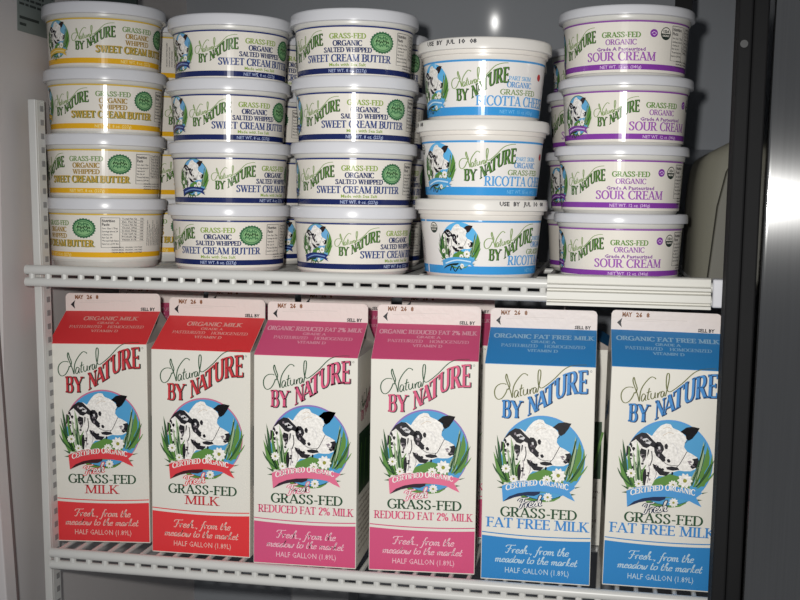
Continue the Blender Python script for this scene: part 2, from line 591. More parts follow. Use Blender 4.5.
EM = dict(
    head=[(-13.3,26.4),(-11.2,29.2),(-8.0,32.6),(-3.8,34.5),(0.0,34.1),(2.2,30.9),(6.0,29.5),(9.3,28.0),(13.1,24.4),(14.2,21.7),(12.7,18.3),(12.3,15.0),(15.0,11.3),(19.4,9.3),(23.7,6.8),(25.4,3.6),(25.0,-0.2),(22.4,-3.7),(18.7,-5.5),(13.3,-5.8),(9.0,-5.5),(3.7,-7.4),(0.5,-9.3),(-3.7,-11.2),(-8.1,-11.4),(-11.2,-14.9),(-13.3,-19.4),(-13.1,-25.0),(-26.2,-25.7),(-30.7,-16.0),(-33.7,-2.8),(-36.1,3.7),(-35.6,9.2),(-33.6,16.0),(-29.4,21.2),(-25.1,24.7),(-19.7,25.5),(-15.3,23.0)],
    p1=[(-34.2,16.0),(-29.4,22.3),(-24.1,25.7),(-19.7,25.2),(-16.4,21.8),(-13.1,18.7),(-9.2,15.6),(-11.3,12.5),(-16.2,14.4),(-19.4,12.3),(-22.7,13.2),(-26.0,16.9),(-28.8,19.5),(-31.5,17.4)],
    p1in=[(-23.4,20.0),(-19.6,21.1),(-15.4,17.8),(-16.8,15.7),(-21.2,16.8)],
    p2=[(-10.9,18.4),(-7.7,18.2),(-5.2,15.2),(-4.5,11.9),(-6.2,8.6),(-3.6,5.9),(-2.8,2.1),(-5.1,1.1),(-7.9,3.8),(-10.8,5.9),(-12.5,9.3),(-13.2,13.7)],
    p2b=[(-9.7,13.9),(-8.1,14.5),(-7.5,12.3),(-8.8,11.2)],
    eye=[(-4.1,16.4),(-2.5,17.3),(-1.2,15.4),(-1.6,12.6),(-3.2,12.2),(-4.4,14.2)],
    p3=[(-1.9,3.3),(0.2,4.2),(1.6,2.1),(0.8,0.7),(-1.0,0.9)],
    ear=[(8.5,28.0),(13.4,32.0),(18.7,33.0),(24.6,32.0),(22.3,27.5),(19.0,22.8),(15.9,20.7),(13.7,22.2),(13.1,25.4)],
    jaw=[(-2.3,-3.4),(2.5,-2.2),(7.9,-3.0),(9.3,-4.9),(3.7,-6.0),(-0.9,-5.2)],
    nose=[(19.5,5.0),(24.3,6.3),(26.0,2.6),(24.5,-1.4),(20.2,-3.5),(18.1,-1.7),(20.7,1.2),(21.1,3.4)],
    nostril=[(15.5,2.9),(18.4,3.8),(19.8,2.2),(17.4,1.0)],
    chin=[(-13.7,-0.9),(-9.3,-2.4),(-4.9,-6.6),(1.6,-7.6),(-1.6,-10.8),(-7.0,-10.5),(-9.4,-7.8),(-12.5,-5.0)],
    n1=[(-23.8,12.1),(-19.4,10.6),(-19.3,5.7),(-20.8,1.0),(-23.6,4.3),(-25.3,8.7)],
    n2=[(-30.0,-0.4),(-27.8,-0.3),(-26.9,-5.8),(-24.8,-13.4),(-24.1,-18.9),(-27.5,-15.8),(-30.6,-8.2)],
    n3=[(-23.3,-6.5),(-19.0,-5.8),(-18.2,-13.1),(-19.2,-20.3),(-22.5,-20.0),(-21.9,-12.2)],
    n4=[(-36.3,13.6),(-33.5,12.7),(-32.2,9.4),(-34.5,5.8),(-36.6,3.7)],
    n5=[(-33.6,7.1),(-31.2,7.3),(-31.6,4.4),(-33.4,4.5)],
    n6=[(-18.3,11.2),(-17.0,11.5),(-17.4,7.4),(-18.6,4.6)],
    mound=[(-13.3,-19.4),(-11.8,-14.9),(-5.9,-12.4),(1.6,-8.9),(8.1,-10.5),(15.6,-11.7),(20.2,-23.1),(20.4,-28.6),(-11.9,-30.5)],
    b1=[(-40.2,19.5),(-37.3,9.2),(-35.6,-1.8),(-34.1,-11.7),(-36.9,-9.7),(-39.0,3.5)],
    b2=[(-43.0,4.4),(-38.6,-4.2),(-33.0,-11.7),(-28.4,-21.4),(-34.4,-22.9),(-39.7,-13.2)],
    b3=[(-35.6,6.5),(-31.9,-2.7),(-28.6,-15.9),(-26.2,-22.4),(-31.1,-22.7),(-34.2,-7.3)],
    b4=[(-28.0,18.5),(-25.0,9.8),(-23.9,-2.3),(-20.6,-19.9),(-23.6,-20.0),(-27.3,-1.4)],
    r1=[(28.6,21.3),(25.2,10.2),(22.9,-4.2),(20.6,-17.5),(26.0,-17.2),(30.4,-3.8),(31.9,9.4)],
    r2=[(36.2,10.8),(35.0,1.9),(29.5,-9.3),(24.4,-18.4),(30.8,-18.0),(35.6,-6.8),(37.2,2.1)],
    r3=[(32.0,17.1),(34.3,7.4),(34.0,0.8),(30.5,-6.0),(29.6,-12.6),(26.5,-17.2),(28.2,-2.8)],
    ribbon=[(-34.9,-25.7),(-29.5,-23.5),(-20.8,-20.8),(-10.0,-19.4),(0.8,-19.3),(11.6,-20.0),(20.2,-21.1),(26.1,-22.7),(29.9,-23.6),(24.6,-28.1),(29.5,-36.0),(23.2,-33.4),(17.4,-30.5),(9.7,-29.4),(-1.1,-28.9),(-11.9,-29.7),(-20.6,-31.5),(-28.1,-34.7),(-33.7,-39.8),(-34.3,-32.9)],
    rshade=[(-33.7,-39.8),(-28.1,-34.7),(-20.6,-31.5),(-11.9,-29.7),(-1.1,-28.9),(-1.6,-31.2),(-6.4,-33.2),(-15.1,-33.1),(-23.8,-35.4)],
    leaf=[(-18.4,-33.6),(-8.7,-31.4),(4.3,-30.1),(17.8,-30.9),(16.2,-33.8),(10.9,-37.1),(3.4,-38.2),(-8.5,-38.0),(-16.1,-36.5)],
    gl=[(-39.9,-20.7),(-32.8,-23.0),(-33.8,-24.8)], gl2=[(-39.2,-27.4),(-34.7,-26.2),(-34.6,-27.8)],
    gr=[(28.8,-23.7),(34.3,-22.8),(29.4,-24.7)], gr2=[(25.7,-29.4),(30.0,-30.0),(26.3,-30.9)])


def emblem(art, cx, cy, sx, sy, I, L, big):
    """I: ink(name) -> material"""
    def P(k, mt, l, dx=0, dy=0):
        art.poly([(cx + sx * (a + dx), cy + sy * (b + dy)) for a, b in EM[k]], mt, L + l)

    def E(x, y, r, mt, l, n=20, wob=0, k=0):
        art.ell(cx + sx * x, cy + sy * y, sx * r, sy * r, mt, L + l, n, wob, k)
    sky, navy, green, dgreen, pale, white, black, brown, rib, shade = (I(k) for k in
        ('sky', 'rim', 'green', 'dgreen', 'pale', 'cow', 'black', 'brown', 'ribbon', 'shade'))
    E(0.0, .6, 37.2, navy, 0, 60)
    E(.1, .2, 36.2, sky, 1, 60)
    P('mound', green, 2)
    P('leaf', green, 0)
    P('head', white, 3)
    for k in ('p1', 'p2', 'eye', 'p3', 'chin', 'jaw', 'n1', 'n2', 'n3', 'n4', 'n5', 'n6', 'nose'):
        P(k, black, 4)
    P('ear', brown, 4)
    if big:
        P('ear', black, 4)
    rr = random.Random(5)
    for (ax, ay, bx, by, n_) in ((-33, 14, -30, -2, 9), (-24, 8, -17, -16, 12), (-12, 14, -4, 2, 9), (-28, 20, -14, 17, 6), (-12, -2, 2, -9, 8), (-30, -4, -26, -16, 7), (20, 4, 24, -1, 4)):
        for _ in range(n_):
            q = rr.random()
            x_, y_ = ax + (bx - ax) * q + rr.uniform(-2.2, 2.2), ay + (by - ay) * q + rr.uniform(-1.6, 1.6)
            a_, b_ = rr.uniform(.4, 1.3), rr.uniform(.6, 1.9)
            art.ell(cx + sx * x_, cy + sy * y_, sx * a_, sy * b_, black if rr.random() < .7 else I('muzzle'), L + 5, 7, .2, 2)
    P('p1in', I('cowpale'), 5)
    P('p2b', I('cowpale'), 5)
    P('nostril', I('muzzle'), 4)
    # shading strokes on the muzzle, bridle and neck
    for pts, w, mt in (([(15.0, 11.3), (9.5, .5), (7.6, -1.5), (6.5, -4)], .55, black), ([(8, -1.5), (0, -1.2), (-4, 1)], .45, black),
                       ([(-12, -5), (-10, -9), (-11.4, -14)], .5, I('muzzle')), ([(-15, 10), (-14.2, 3), (-16, -3)], .8, black),
                       ([(-17, -2), (-16, -8), (-17.5, -18)], .7, I('muzzle')), ([(-6, 24), (-1, 27), (3, 26)], .5, I('cowtan')),
                       ([(-6, 30), (-2, 31.5), (1, 30)], .5, I('cowtan')), ([(12.6, 18.5), (14.4, 20), (15, 22)], .5, black),
                       ([(21, -1), (17, 1.0)], .8, I('muzzle')), ([(2, 18), (6, 14), (7, 9)], .5, I('cowpale'))):
        v, f = ribbon(smooth_pts(pts, 4), w, w)
        art.raw([(cx + sx * a, cy + sy * b) for a, b in v], f, mt, L + 5)
    for k, mt in (('b4', pale), ('b1', dgreen), ('b3', green), ('b2', green), ('r3', green), ('r1', pale), ('r2', green)):
        if k == 'r1':
            art.poly([(cx + sx * a, cy + sy * b) for a, b in ((28.6, 21.3), (26.4, 9), (24.2, -4.2), (22.0, -17.5), (25.4, -17.2), (28.0, -4), (29.4, 9))], mt, L + 7)
            continue
        P(k, mt, 6 if k in ('b4', 'b1', 'r3') else 7)
    for k in ('gl', 'gl2', 'gr', 'gr2'):
        P(k, dgreen, 7)
    for pts in ([(-40.5, -2), (-35, -12), (-31, -21)], [(-26.5, 10), (-24.5, -3), (-22, -17)], [(28.4, 17), (26, 2), (23.5, -14)], [(35.6, 2), (30, -9), (26, -17)],
                [(-33, 2), (-30, -10), (-28, -20)], [(30, 10), (27.5, -4), (24, -16)]):
        v, f = ribbon(smooth_pts(pts, 3), .7, .7)
        art.raw([(cx + sx * a, cy + sy * b) for a, b in v], f, dgreen, L + 8)
    # thin blades of grass fanning out on both sides
    for x0, y0, x1, y1, x2, y2, mt in ((-30, -21, -37, -8, -41.5, 10, dgreen), (-28, -21, -33, -4, -34.5, 14, green), (-26, -21, -29, -2, -30.5, 8, pale),
                                       (-31, -21, -39, -14, -43.5, -6, dgreen), (-24, -20, -26, -8, -25, 4, dgreen), (-22, -20, -22.5, -10, -19, -2, green),
                                       (24, -19, 32, -8, 38.5, 6, dgreen), (22, -19, 29, -4, 33.5, 14, green), (20, -18, 24, -4, 30, 20, dgreen),
                                       (25, -20, 34, -12, 39.5, -4, green), (18, -19, 22, -8, 27, 2, pale)):
        pts = smooth_pts([(x0, y0), (x1, y1), (x2, y2)], 5)
        vv = []
        for q, (a, b) in enumerate(pts):
            w = 1.5 * (1 - q / (len(pts) - 1)) * (.5 + 1.2 * q / (len(pts) - 1)) + .12
            vv += [(cx + sx * (a - w), cy + sy * b), (cx + sx * (a + w), cy + sy * b)]
        art.raw(vv, sum([[(2 * q, 2 * q + 1, 2 * q + 3), (2 * q, 2 * q + 3, 2 * q + 2)] for q in range(len(pts) - 1)], []), mt, L + 8)
    for x, y, r in ((-31.6, -10.2, 3.7), (-24.7, -19.0, 3.3), (14.4, -14.0, 5.8), (4.5, -18.4, 3.8), (5.7, -33.6, 3.6)):
        E(x, y, r, white, 9 if y > -30 else 11, 40, .16, 10)
        E(x, y, r * .3, I('daisy'), 10 if y > -30 else 12, 10)
    P('ribbon', rib, 10)
    P('rshade', shade, 9)
    if big:
        # curved lettering on the ribbon
        s = 'CERTIFIED ORGANIC'
        tot = sum(GL[c][0] for c in s)
        x = -31.4
        k = 55 / tot

        def yb(xx):
            return -28.6 + 5.2 * math.exp(-((xx + 0) / 22) ** 2) * 1.0 - (0.045 * (-xx - 20) ** 1.5 if xx < -20 else 0) + (.03 * xx if xx > 0 else 0) * .9
        for c in s:
            w, ps = glyph(c, .2, .1, .08)
            for v, f in ps:
                art.raw([(cx + sx * (x + a * k), cy + sy * (yb(x + a * k) + b * 5.0)) for a, b in v], f, white, L + 11)
            x += w * k
        # the small scripted word under it, outlined
        for col, ww, l in ((rib if not I.blue else shade, .36, 12), (white, .13, 13)):
            A2 = Art()
            cursive(A2, 'Fresh', 0, 21, 0, 8.6, col, L + l, w=ww, shear=.2)
            for v, f, mt, ly in A2.items:
                art.raw([(cx + sx * (-21 + a), cy + sy * (-45.2 + b + a * .19)) for a, b in v], f, mt, ly)
    else:
        for q0 in (150, 318):
            vv = []
            for q in range(13):
                a_ = RAD(q0 + 72 * q / 12)
                w_ = 9 * sin(pi * q / 12) + .5
                vv += [(cx + sx * 37.8 * cos(a_), cy + sy * 37.8 * sin(a_)), (cx + sx * (37.8 - w_) * cos(a_), cy + sy * (37.8 - w_) * sin(a_))]
            art.raw(vv, sum([[(2 * q, 2 * q + 1, 2 * q + 3), (2 * q, 2 * q + 3, 2 * q + 2)] for q in range(12)], []), green if q0 == 318 else dgreen, L + 8)
        v, f = ribbon(smooth_pts([(-18, -42), (-14, -34), (-8, -43), (0, -34), (4, -40)], 4), 2.2, 1.4)
        art.raw([(cx + sx * a, cy + sy * b) for a, b in v], f, shade, L + 11)
        v, f = ribbon(smooth_pts([(-28, -30.5), (-12, -25.5), (2, -24.2), (22, -26.5)], 4), 2.2, 2.2)
        art.raw([(cx + sx * a, cy + sy * b) for a, b in v], f, I('riblet'), L + 11)


def inks(maker, pre, over):
    base = dict(sky=(96, 170, 220), rim=(96, 170, 220), green=(92, 138, 62), dgreen=(44, 84, 46), pale=(158, 178, 140), cow=(238, 234, 228),
                black=(26, 24, 30), brown=(46, 32, 30), ribbon=(96, 160, 214), shade=(24, 34, 60), muzzle=(140, 130, 136),
                cowtan=(212, 196, 178), cowpale=(214, 212, 212), daisy=(150, 150, 60), riblet=(200, 215, 235))
    base.update(over)
    shared = ('green', 'dgreen', 'pale', 'cow', 'black', 'brown', 'muzzle', 'cowtan', 'cowpale', 'daisy')

    def I(k):
        if k == 'cow':
            return mat('printed_cow_' + maker.__name__, base[k], rough=.35, spec=.3, noise=.42, nscale=520)
        if k in shared and k not in over:
            return maker(k, base[k])
        return maker(pre + '_' + k, base[k])
    I.blue = pre == 'blue'
    return I


exec_stage = None
# ================================================================== THE FRIDGE
white_paint = mat('white_enamel', (212, 206, 204), rough=0.45, noise=0.05, nscale=9)
wall_l = mat('left_liner', (212, 206, 204), rough=0.5, noise=0.05, nscale=6, bump=.05, bscale=60)
liner = mat('grey_liner', (140, 143, 148), rough=0.6, spec=.2, noise=0.05, nscale=5, coat=.015)
wire_m = mat('coated_wire', (205, 204, 200), rough=0.35, noise=0.05, nscale=25)
dark_m = mat('black_rubber', (22, 22, 23), rough=.7, spec=.2, noise=0.1, nscale=60)  # black of the gasket itself, shared by the hanging bracket
steel_m = mat('brushed_steel', (130, 130, 130), rough=0.18, metal=1.0, noise=0.12, nscale=6, stretch=(90, 90, 1.2), aniso=0.97)


def structure(o):
    o['kind'] = 'structure'
    return o


b = MB(); b.box(-85, -65, -27, 470, -330, 640)
structure(b.build('wall_left', wall_l))
def lean(o, x, z, deg):
    o.data.transform(Matrix.Translation((-x * U, 0, -z * U)))
    o.location = (x * U, 0, z * U)
    o.rotation_euler = (0, RAD(deg), 0)
    return o


b = MB(); b.box(-73, -65.3, -48, -29.5, -330, 640)
lean(structure(b.build('trim_1', white_paint, bevel=1.2)), -65, 150, -3.4)
b = MB(); b.box(-73, -64.6, -29.5, -27.2, -330, 640)
lean(structure(b.build('trim_2', mat('seam_dark', (110, 96, 94), rough=.7))), -65, 150, -3.4)
b = MB(); b.box(-400, -73.2, -44, -33, -330, 640)  # dark sheet added to stand for the unlit void beyond the left trim
lean(structure(b.build('dark_void_sheet', mat('dark_outside', (14, 12, 14), rough=.8))), -65, 150, -3.4)
b = MB(); b.box(640, 660, -40, 470, -330, 640)
structure(b.build('wall_right', liner))
# back wall: upright low down, its upper panel leans forward over the shelves
b = MB()
NX, cols = 24, []
zs_ = [(-330, 452), (380, 452), (400, 449), (470, 440), (560, 427.5), (650, 414)]
for i in range(NX + 1):
    x = -85 + 745 * i / NX
    bow = .0002 * (x - 97) ** 2
    cols.append([(x, y + (bow if z > 390 else 0), z) for z, y in zs_])
n = len(zs_)
b.add([p for c in cols for p in c] + [(-85, 520, -330), (-85, 520, 650), (660, 520, -330), (660, 520, 650)],
      [(i * n + j, (i + 1) * n + j, (i + 1) * n + j + 1, i * n + j + 1) for i in range(NX) for j in range(n - 1)] +
      [((NX + 1) * n, (NX + 1) * n + 1, (NX + 1) * n + 3, (NX + 1) * n + 2)])
structure(b.build('wall_back', liner, smooth=True))
b = MB(); b.box(-85, 660, -40, 500, 640, 660)
structure(b.build('ceiling', liner))
b = MB(); b.box(-85, 660, -40, 500, -350, -330)
structure(b.build('floor', liner))

# right: black door gasket strips and the brushed steel door post
b = MB()
b.box(572.6, 583.2, -60, -28, -330, 640); b.box(583.8, 595.5, -57, -28, -330, 640)
lean(structure(b.build('trim_4', dark_m, bevel=1.5)), 570, 488, .45)
b = MB()
b.box(594.6, 720, -63, -28, -330, 640)
o = lean(structure(b.build('trim_5', steel_m, bevel=3.2, seg=4)), 594, 330, .8)
o.location.x += 2.2 * U
o.rotation_euler.x = RAD(-.75)
b = MB(); b.tube((577, -60.3, 455), (577, -61.5, 455), 3, 12)
structure(b.build('trim_6', mat('screw', (60, 60, 60), rough=.5, metal=0)))

# slotted shelf standard at the left
st = empty('shelf_standard')
tag(st, 'white slotted metal shelf standard rising along the left wall', 'shelf standard')
b = MB()
b.box(-46, -38.5, -4, -1, -330, 421); b.box(-46, -44, -1, 14, -330, 421); b.box(-41, -38.5, -1, 14, -330, 421)
b.build('post', wire_m, st, bevel=.8)
b = MB()
for k in range(56):
    z = 413 - 12.7 * k
    b.box(-38.7, -38.2, 5, 11, z - 2.6, z + 2.6)
tag(b.build('slot_row', mat('slot_dark', (138, 137, 136), rough=.8), st), 'dark slots punched down the standard')

st.rotation_euler = (0, RAD(-1.3), 0)
st.location = (5.4 * U, 0, 0)

# notice taped on the left wall
nt_ = empty('notice_sheet')
tag(nt_, 'grey printed notice sheet stuck high on the left wall', 'notice')
b = MB(); b.box(-64.9, -64.4, 6.5, 78, 484, 592)
b.build('paper', mat('notice_paper', (128, 136, 132), rough=.6), nt_)
b = MB()
for i, z in enumerate([588 - 4.6 * k for k in range(18)]):
    y = 10
    while y < 66 - (i * 37) % 14:
        L = 4 + (i * 7 + int(y) * 3) % 9
        b.box(-64.4, -64.3, y, y + L, z - 1.2, z + 1.0)
        y += L + 2
for z, a1 in ((497, 46), (491, 22)):
    b.box(-64.4, -64.3, 10, a1, z - 1.3, z + 1.3)
tag(b.build('print_rows', mat('notice_ink', (52, 58, 56), rough=.7), nt_), 'rows of small dark print')


# wire shelves ------------------------------------------------------
def shelf(z, label, x0, up, x1=576):
    s = empty('wire_shelf')
    tag(s, label, 'shelf', 'white wire shelves')
    b = MB()
    yf = -11
    for r, zz in ((4.5, z - 4.5 + up), (4.3, z - 15.7 + up)):
        b.tube((x0, yf, zz), (x1, yf, zz), r, 16)
    b.build('front_rail', wire_m, s, smooth=True)
    b = MB()
    zz = z - 10.3 + up
    x = x0 + 6
    while x < x1 - 4:
        b.tube((x, yf, zz - 6), (x, yf, zz + 6), 3.1, 8)
        b.tube((x, yf + 1, z - 2.2), (x, 395, z - 2.2), 2.2, 8)
        x += 16.2
    o = b.build('wire_grid', wire_m, s, smooth=True)
    o['kind'] = 'stuff'
    b = MB()
    for y in (130, 270, 395):
        b.tube((x0 + 1, y, z - 7.2), (x1, y, z - 7.2), 3, 10)
    b.build('cross_bar', wire_m, s, smooth=True)
    return s


shelf(264.2, 'upper white wire shelf carrying the round dairy tubs', -50, 3.8)
shelf(0, 'lower white wire shelf carrying the row of milk cartons', -29, 1.4)

# price channel on the right of the upper shelf
pc = empty('price_channel')
tag(pc, 'cream plastic price tag channel clipped to the front right of the upper shelf', 'price channel')
chan = mat('cream_plastic', (200, 198, 190), rough=.4)
b = MB()
b.extrude([(-16.5, 270.5), (-15, 271.5), (-2, 271.5), (-2, 268.9), (-13, 268.9), (-17, 264.0), (-21, 263.5), (-21, 261.2), (-18, 259.8), (-18, 258.6),
           (-21.5, 257.5), (-21.5, 251.5), (-19, 250.5), (-19, 249.4), (-23, 248.6), (-23, 246.3), (-16, 245.6)][::-1], 'x', 429.5, 563)
b.build('tag_holder', chan, pc)
b = MB(); b.box(564.5, 575, -17, -2, 247.5, 271)
b.build('end_cap', mat('end_cap_white', (200, 200, 205), rough=.4), pc, bevel=1.2)

# moulded fan shroud at the right, behind the sour cream
fs = empty('fan_shroud')
tag(fs, 'tall grey moulded plastic shroud standing behind the right end of the upper shelf', 'fan shroud')
b = MB()
prof = [(554.5, 240), (554.5, 150), (556.5, 128), (561, 118), (566, 114), (576, 106), (640, 96), (640, 240)][::-1]
n = len(prof)
zs = [(255, 0), (300, .2), (336, .8), (352, 2.2), (364, 4.4), (372, 6.6), (376, 9), (380, 14), (384, 21), (392, 36), (400, 54)]
vs = []
for z, inset in zs:
    for x, y in prof:
        vs.append((max(x, 554.5 + inset, x + inset * .5) if x < 640 else 640, y, z))
fcs = []
for j in range(len(zs) - 1):
    for k in range(n):
        a, c = j * n + k, j * n + (k + 1) % n
        fcs.append((a, c, c + n, a + n))
fcs += [tuple(range(n))[::-1], tuple(range((len(zs) - 1) * n, len(zs) * n))]
b.add(vs, fcs)
b.build('shroud_body', mat('shroud_grey', (122, 120, 108), rough=.5), fs, smooth=True, angle=50)
b = MB()
b.extrude([(568.5, 262), (575, 330), (582, 362), (592, 380), (612, 392), (626, 396), (626, 262)], 'y', 88, 104)
b.build('side_flange', mat('shroud_dark', (92, 90, 80), rough=.55), fs, bevel=1)

# dim things on the back wall
b = MB(); b.box(-63, -1, 128, 133, 521, 620)
tag(b.build('hanging_flap', mat('dark_green_plastic', (30, 42, 38), rough=.5)), 'dark green plastic flap hanging at the top above the yellow-banded tubs', 'flap')
b = MB(); b.box(539, 556, 250, 262, 530, 640)
tag(b.build('hanging_bracket', dark_m), 'short dark bracket hanging from the top behind the sour cream stack', 'bracket')
b = MB(); b.box(130, 134, 418, 422, 550, 639)
b = MB(); b.box(92, 168, 380, 440, -330, -60)
tag(b.build('drip_box', mat('pale_box', (150, 150, 152), rough=.5), bevel=3), 'pale grey box standing under the lower shelf', 'box')

# ================================================================== TUBS
paper = tubink('label_cream', (229, 223, 213))
lid_cool = mat('lid_cool_white', (212, 212, 216), rough=.24, spec=.35)
lid_warm = mat('lid_warm_white', (226, 222, 216), rough=.27, spec=.35)
body_cool = mat('tub_cool_white', (208, 206, 200), rough=.3)
body_warm = mat('tub_warm_white', (226, 220, 212), rough=.3)


def tub_art(kind):
    """artwork; x = arc length at radius rr, y = height below the top line"""
    A = Art()
    if kind == 'butter_yellow':
        c = dict(band=(232, 176, 34), line=(214, 178, 70), t1=(120, 150, 90), t2=(166, 134, 60), t3=(166, 134, 60), t4=(196, 160, 70), net=(245, 225, 150))
        I = inks(tubink, 'yb', dict(sky=(120, 175, 205), rim=(110, 150, 90), ribbon=(222, 180, 70), shade=(70, 110, 50), riblet=(240, 220, 150)))
    elif kind == 'butter_blue':
        c = dict(band=(28, 40, 92), line=(40, 52, 110), t1=(136, 162, 66), t2=(40, 54, 100), t3=(40, 54, 100), t4=(52, 72, 126), net=(170, 182, 214))
        I = inks(tubink, 'bb', dict(sky=(110, 170, 215), rim=(80, 120, 80), ribbon=(34, 50, 110), shade=(28, 60, 40), riblet=(120, 150, 200)))
    elif kind == 'ricotta':
        c = dict(band=(60, 150, 214), line=(70, 150, 210), t1=(110, 170, 215), t2=(90, 150, 205), t3=(110, 140, 70), t4=(90, 158, 214), net=(130, 195, 235))
        I = inks(tubink, 'rc', dict(sky=(96, 178, 228), rim=(96, 178, 228), ribbon=(84, 160, 214), shade=(28, 44, 40), riblet=(200, 226, 244)))
    else:
        c = dict(band=(132, 62, 160), line=(140, 80, 160), t1=(98, 140, 62), t2=(150, 88, 168), t3=(138, 86, 158), t4=(158, 92, 176), net=(222, 190, 230))
        I = inks(tubink, 'sc', dict(sky=(104, 172, 215), rim=(60, 100, 60), ribbon=(120, 60, 150), shade=(30, 60, 36), riblet=(200, 170, 220)))
    K = {k: tubink(kind + '_' + k, v) for k, v in c.items()}
    dk = tubink('info_ink', (58, 56, 62))
    gfill, gdark, gscr = tubink('logo_green', (88, 128, 60)), tubink('logo_dark', (30, 52, 32)), tubink('logo_script', (132, 156, 96))
    H = pi * 53.5
    ric = kind == 'ricotta'
    b0, b1 = {'butter_yellow': (-40.2, -35.4), 'butter_blue': (-40.2, -35.4), 'ricotta': (-45.6, -38.5), 'sour': (-39.6, -35.0)}[kind]
    A.rect(-H, b0 - (2.2 if not ric else .1), H, .6, paper if kind != 'ricotta' else tubink('label_white', (232, 228, 224)), 0)
    A.rect(-H, -.7, H, .7 if not ric else 1.0, K['line'], 1)
    A.rect(-H, b0, H, b1, K['band'], 1)

    def info(x0, x1, ztop, zbot):
        A.line([(x0, ztop), (x1, ztop), (x1, zbot), (x0, zbot), (x0, ztop)], .5, dk, 2)
        plain(A, 'Nutrition', x0 + 1, x0 + 13, ztop - 4.0, 2.6, dk, 2, bold=.03)
        plain(A, 'Facts', x0 + 1, x0 + 8, ztop - 7.4, 2.6, dk, 2, bold=.03)
        rows = ['Serv. Size 1 Tbsp', 'Servings about 24', 'Calories 60', 'Fat Cal. 60', '*Percent Daily Values', 'based on a 2,000 diet']
        z = ztop - 10.6
        for i, r in enumerate(rows):
            if z < zbot + .8:
                break
            plain(A, r, x0 + 1, x0 + 1 + min(x1 - x0 - 2, len(r) * .86), z, 1.5, dk, 2, bold=.02)
            z -= 2.9
        x = x1 + 1
        for j, r in enumerate(['Total Fat 7g', 'Sat. Fat 5g', 'Trans Fat 0g', 'Cholest. 20mg', 'Sodium 50mg', 'Total Carb. 0g', 'Protein 0g', 'Vitamin A 6%']):
            z = ztop - 1.6 - j * 2.8
            if z > zbot:
                plain(A, r, x + 1, x + 16, z, 1.5, dk, 2, bold=.02)
                plain(A, '10%', x + 20, x + 24, z, 1.5, dk, 2, bold=.02)
                A.rect(x, z - .75, x + 25, z - .55, dk, 2)
        for j in range(3):
            plain(A, 'CREAM (MILK), ORGANIC, CULTURES', x1 - 8, x1 + 24, zbot + 1.5 - 2.4 * j - 2, 1.2, dk, 2, bold=.02)
        for j in range(9):
            plain(A, 'KEEP REFRIGERATED', x1 + 29 + j * 2.6, x1 + 29 + j * 2.6 + 1, 0, 0.01, dk, 2) if False else None
            plain(A, 'ORGANIC PASTURE DAIRY', zbot + 1, ztop - 2 - (j % 3) * 4, x1 + 31 + j * 2.7, 1.3, dk, 2, bold=.02, rot=True)

    if kind.startswith('butter'):
        o = 0
        plain_sh = kind == 'butter_yellow'
        serif(A, 'GRASS-FED', -16.4, 16.4, -10.5, 4.5, K['t1'], 2, T=.24, t=.1)
        serif(A, 'ORGANIC', -13.2, 13.2, -16.6, 4.5, K['t2'], 2, T=.26, t=.12)
        if plain_sh:
            serif(A, 'WHIPPED', -13.2, 13.2, -22.4, 4.3, K['t2'], 2, T=.26, t=.12)
            A2 = tubink('gold_shadow', (110, 120, 50))
            serif(A, 'SWEET CREAM BUTTER', -40.6, 42.2, -30.6, 6.2, A2, 2, T=.26, t=.13)
        else:
            serif(A, 'SALTED WHIPPED', -22, 22, -22.2, 4.2, K['t2'], 2, T=.26, t=.12)
            plain(A, 'Made with Sea Salt', -16.8, 16.8, -34.0, 2.7, K['t1'], 2, bold=.02)
        serif(A, 'SWEET CREAM BUTTER', -41.4, 41.4, -30.2, 6.3, K['t4'], 3, T=.22, t=.09)
        plain(A, 'NET WT. 8 oz. (227g)', -17.6, 17.6, -39.2, 2.8, K['net'], 2, bold=.015)
        emblem(A, -84 + 1, -17.2, .42, .45, I, 2, False)
        wordmark(A, lambda x, y: (-64.5 + (x - 9) * .52, -28.0 + (y - 145) * .50), gfill, gdark, gscr, 2, 1.15)
        g1, g2 = tubink('seal_green', (58, 108, 72)), tubink('seal_pale', (136, 182, 128))
        A.ell(32, -13, 11.6, 9.2, g1, 2, 96, .05, 24)
        A.ell(32, -13, 9.6, 7.4, g2, 3, 40)
        A.ring(32, -13, 9.0, 6.8, .6, g1, 4)
        for j, (w0, zz) in enumerate(((5, -9.4), (6.5, -12.4), (6.5, -15.4))):
            pts = [(32 - w0 + k * (2 * w0 / 12), zz + (1.2 if k % 2 else -.6) + .7 * sin(k)) for k in range(13)]
            A.line(pts, 1.3, g1 if j != 1 else gdark, 5)
        info(48.5, 66, -3.0, -30.8)
    elif kind == 'sour':
        serif(A, 'GRASS-FED', -16.3, 16.3, -13.3, 4.4, K['t1'], 2, T=.24, t=.1)
        serif(A, 'ORGANIC', -13.2, 13.2, -19.3, 4.4, K['t2'], 2, T=.2, t=.1)
        plain(A, 'Grade A Pasteurized', -21, 21, -24.2, 2.9, K['t3'], 2, bold=.03)
        serif(A, 'SOUR CREAM', -30.6, 30.6, -32.3, 7.2, K['t4'], 2, T=.2, t=.085)
        plain(A, 'NET WT. 12 oz. (340g)', -18, 18, -38.8, 2.7, K['net'], 2, bold=.01)
        emblem(A, -79.6, -18.8, .42, .45, I, 2, False)
        wordmark(A, lambda x, y: (-61.3 + (x - 9) * .49, -28.7 + (y - 145) * .49), gfill, gdark, gscr, 2, 1.15)
        A.ell(27.8, -9.6, 3.5, 3.3, K['band'], 2)
        A.line([(25.6, -9.8), (27.6, -8.2), (30.2, -9.4), (28.2, -11.2), (26.8, -10.4)], .7, K['net'], 3)
        usda(A, 39.5, -9.4, 5.3)
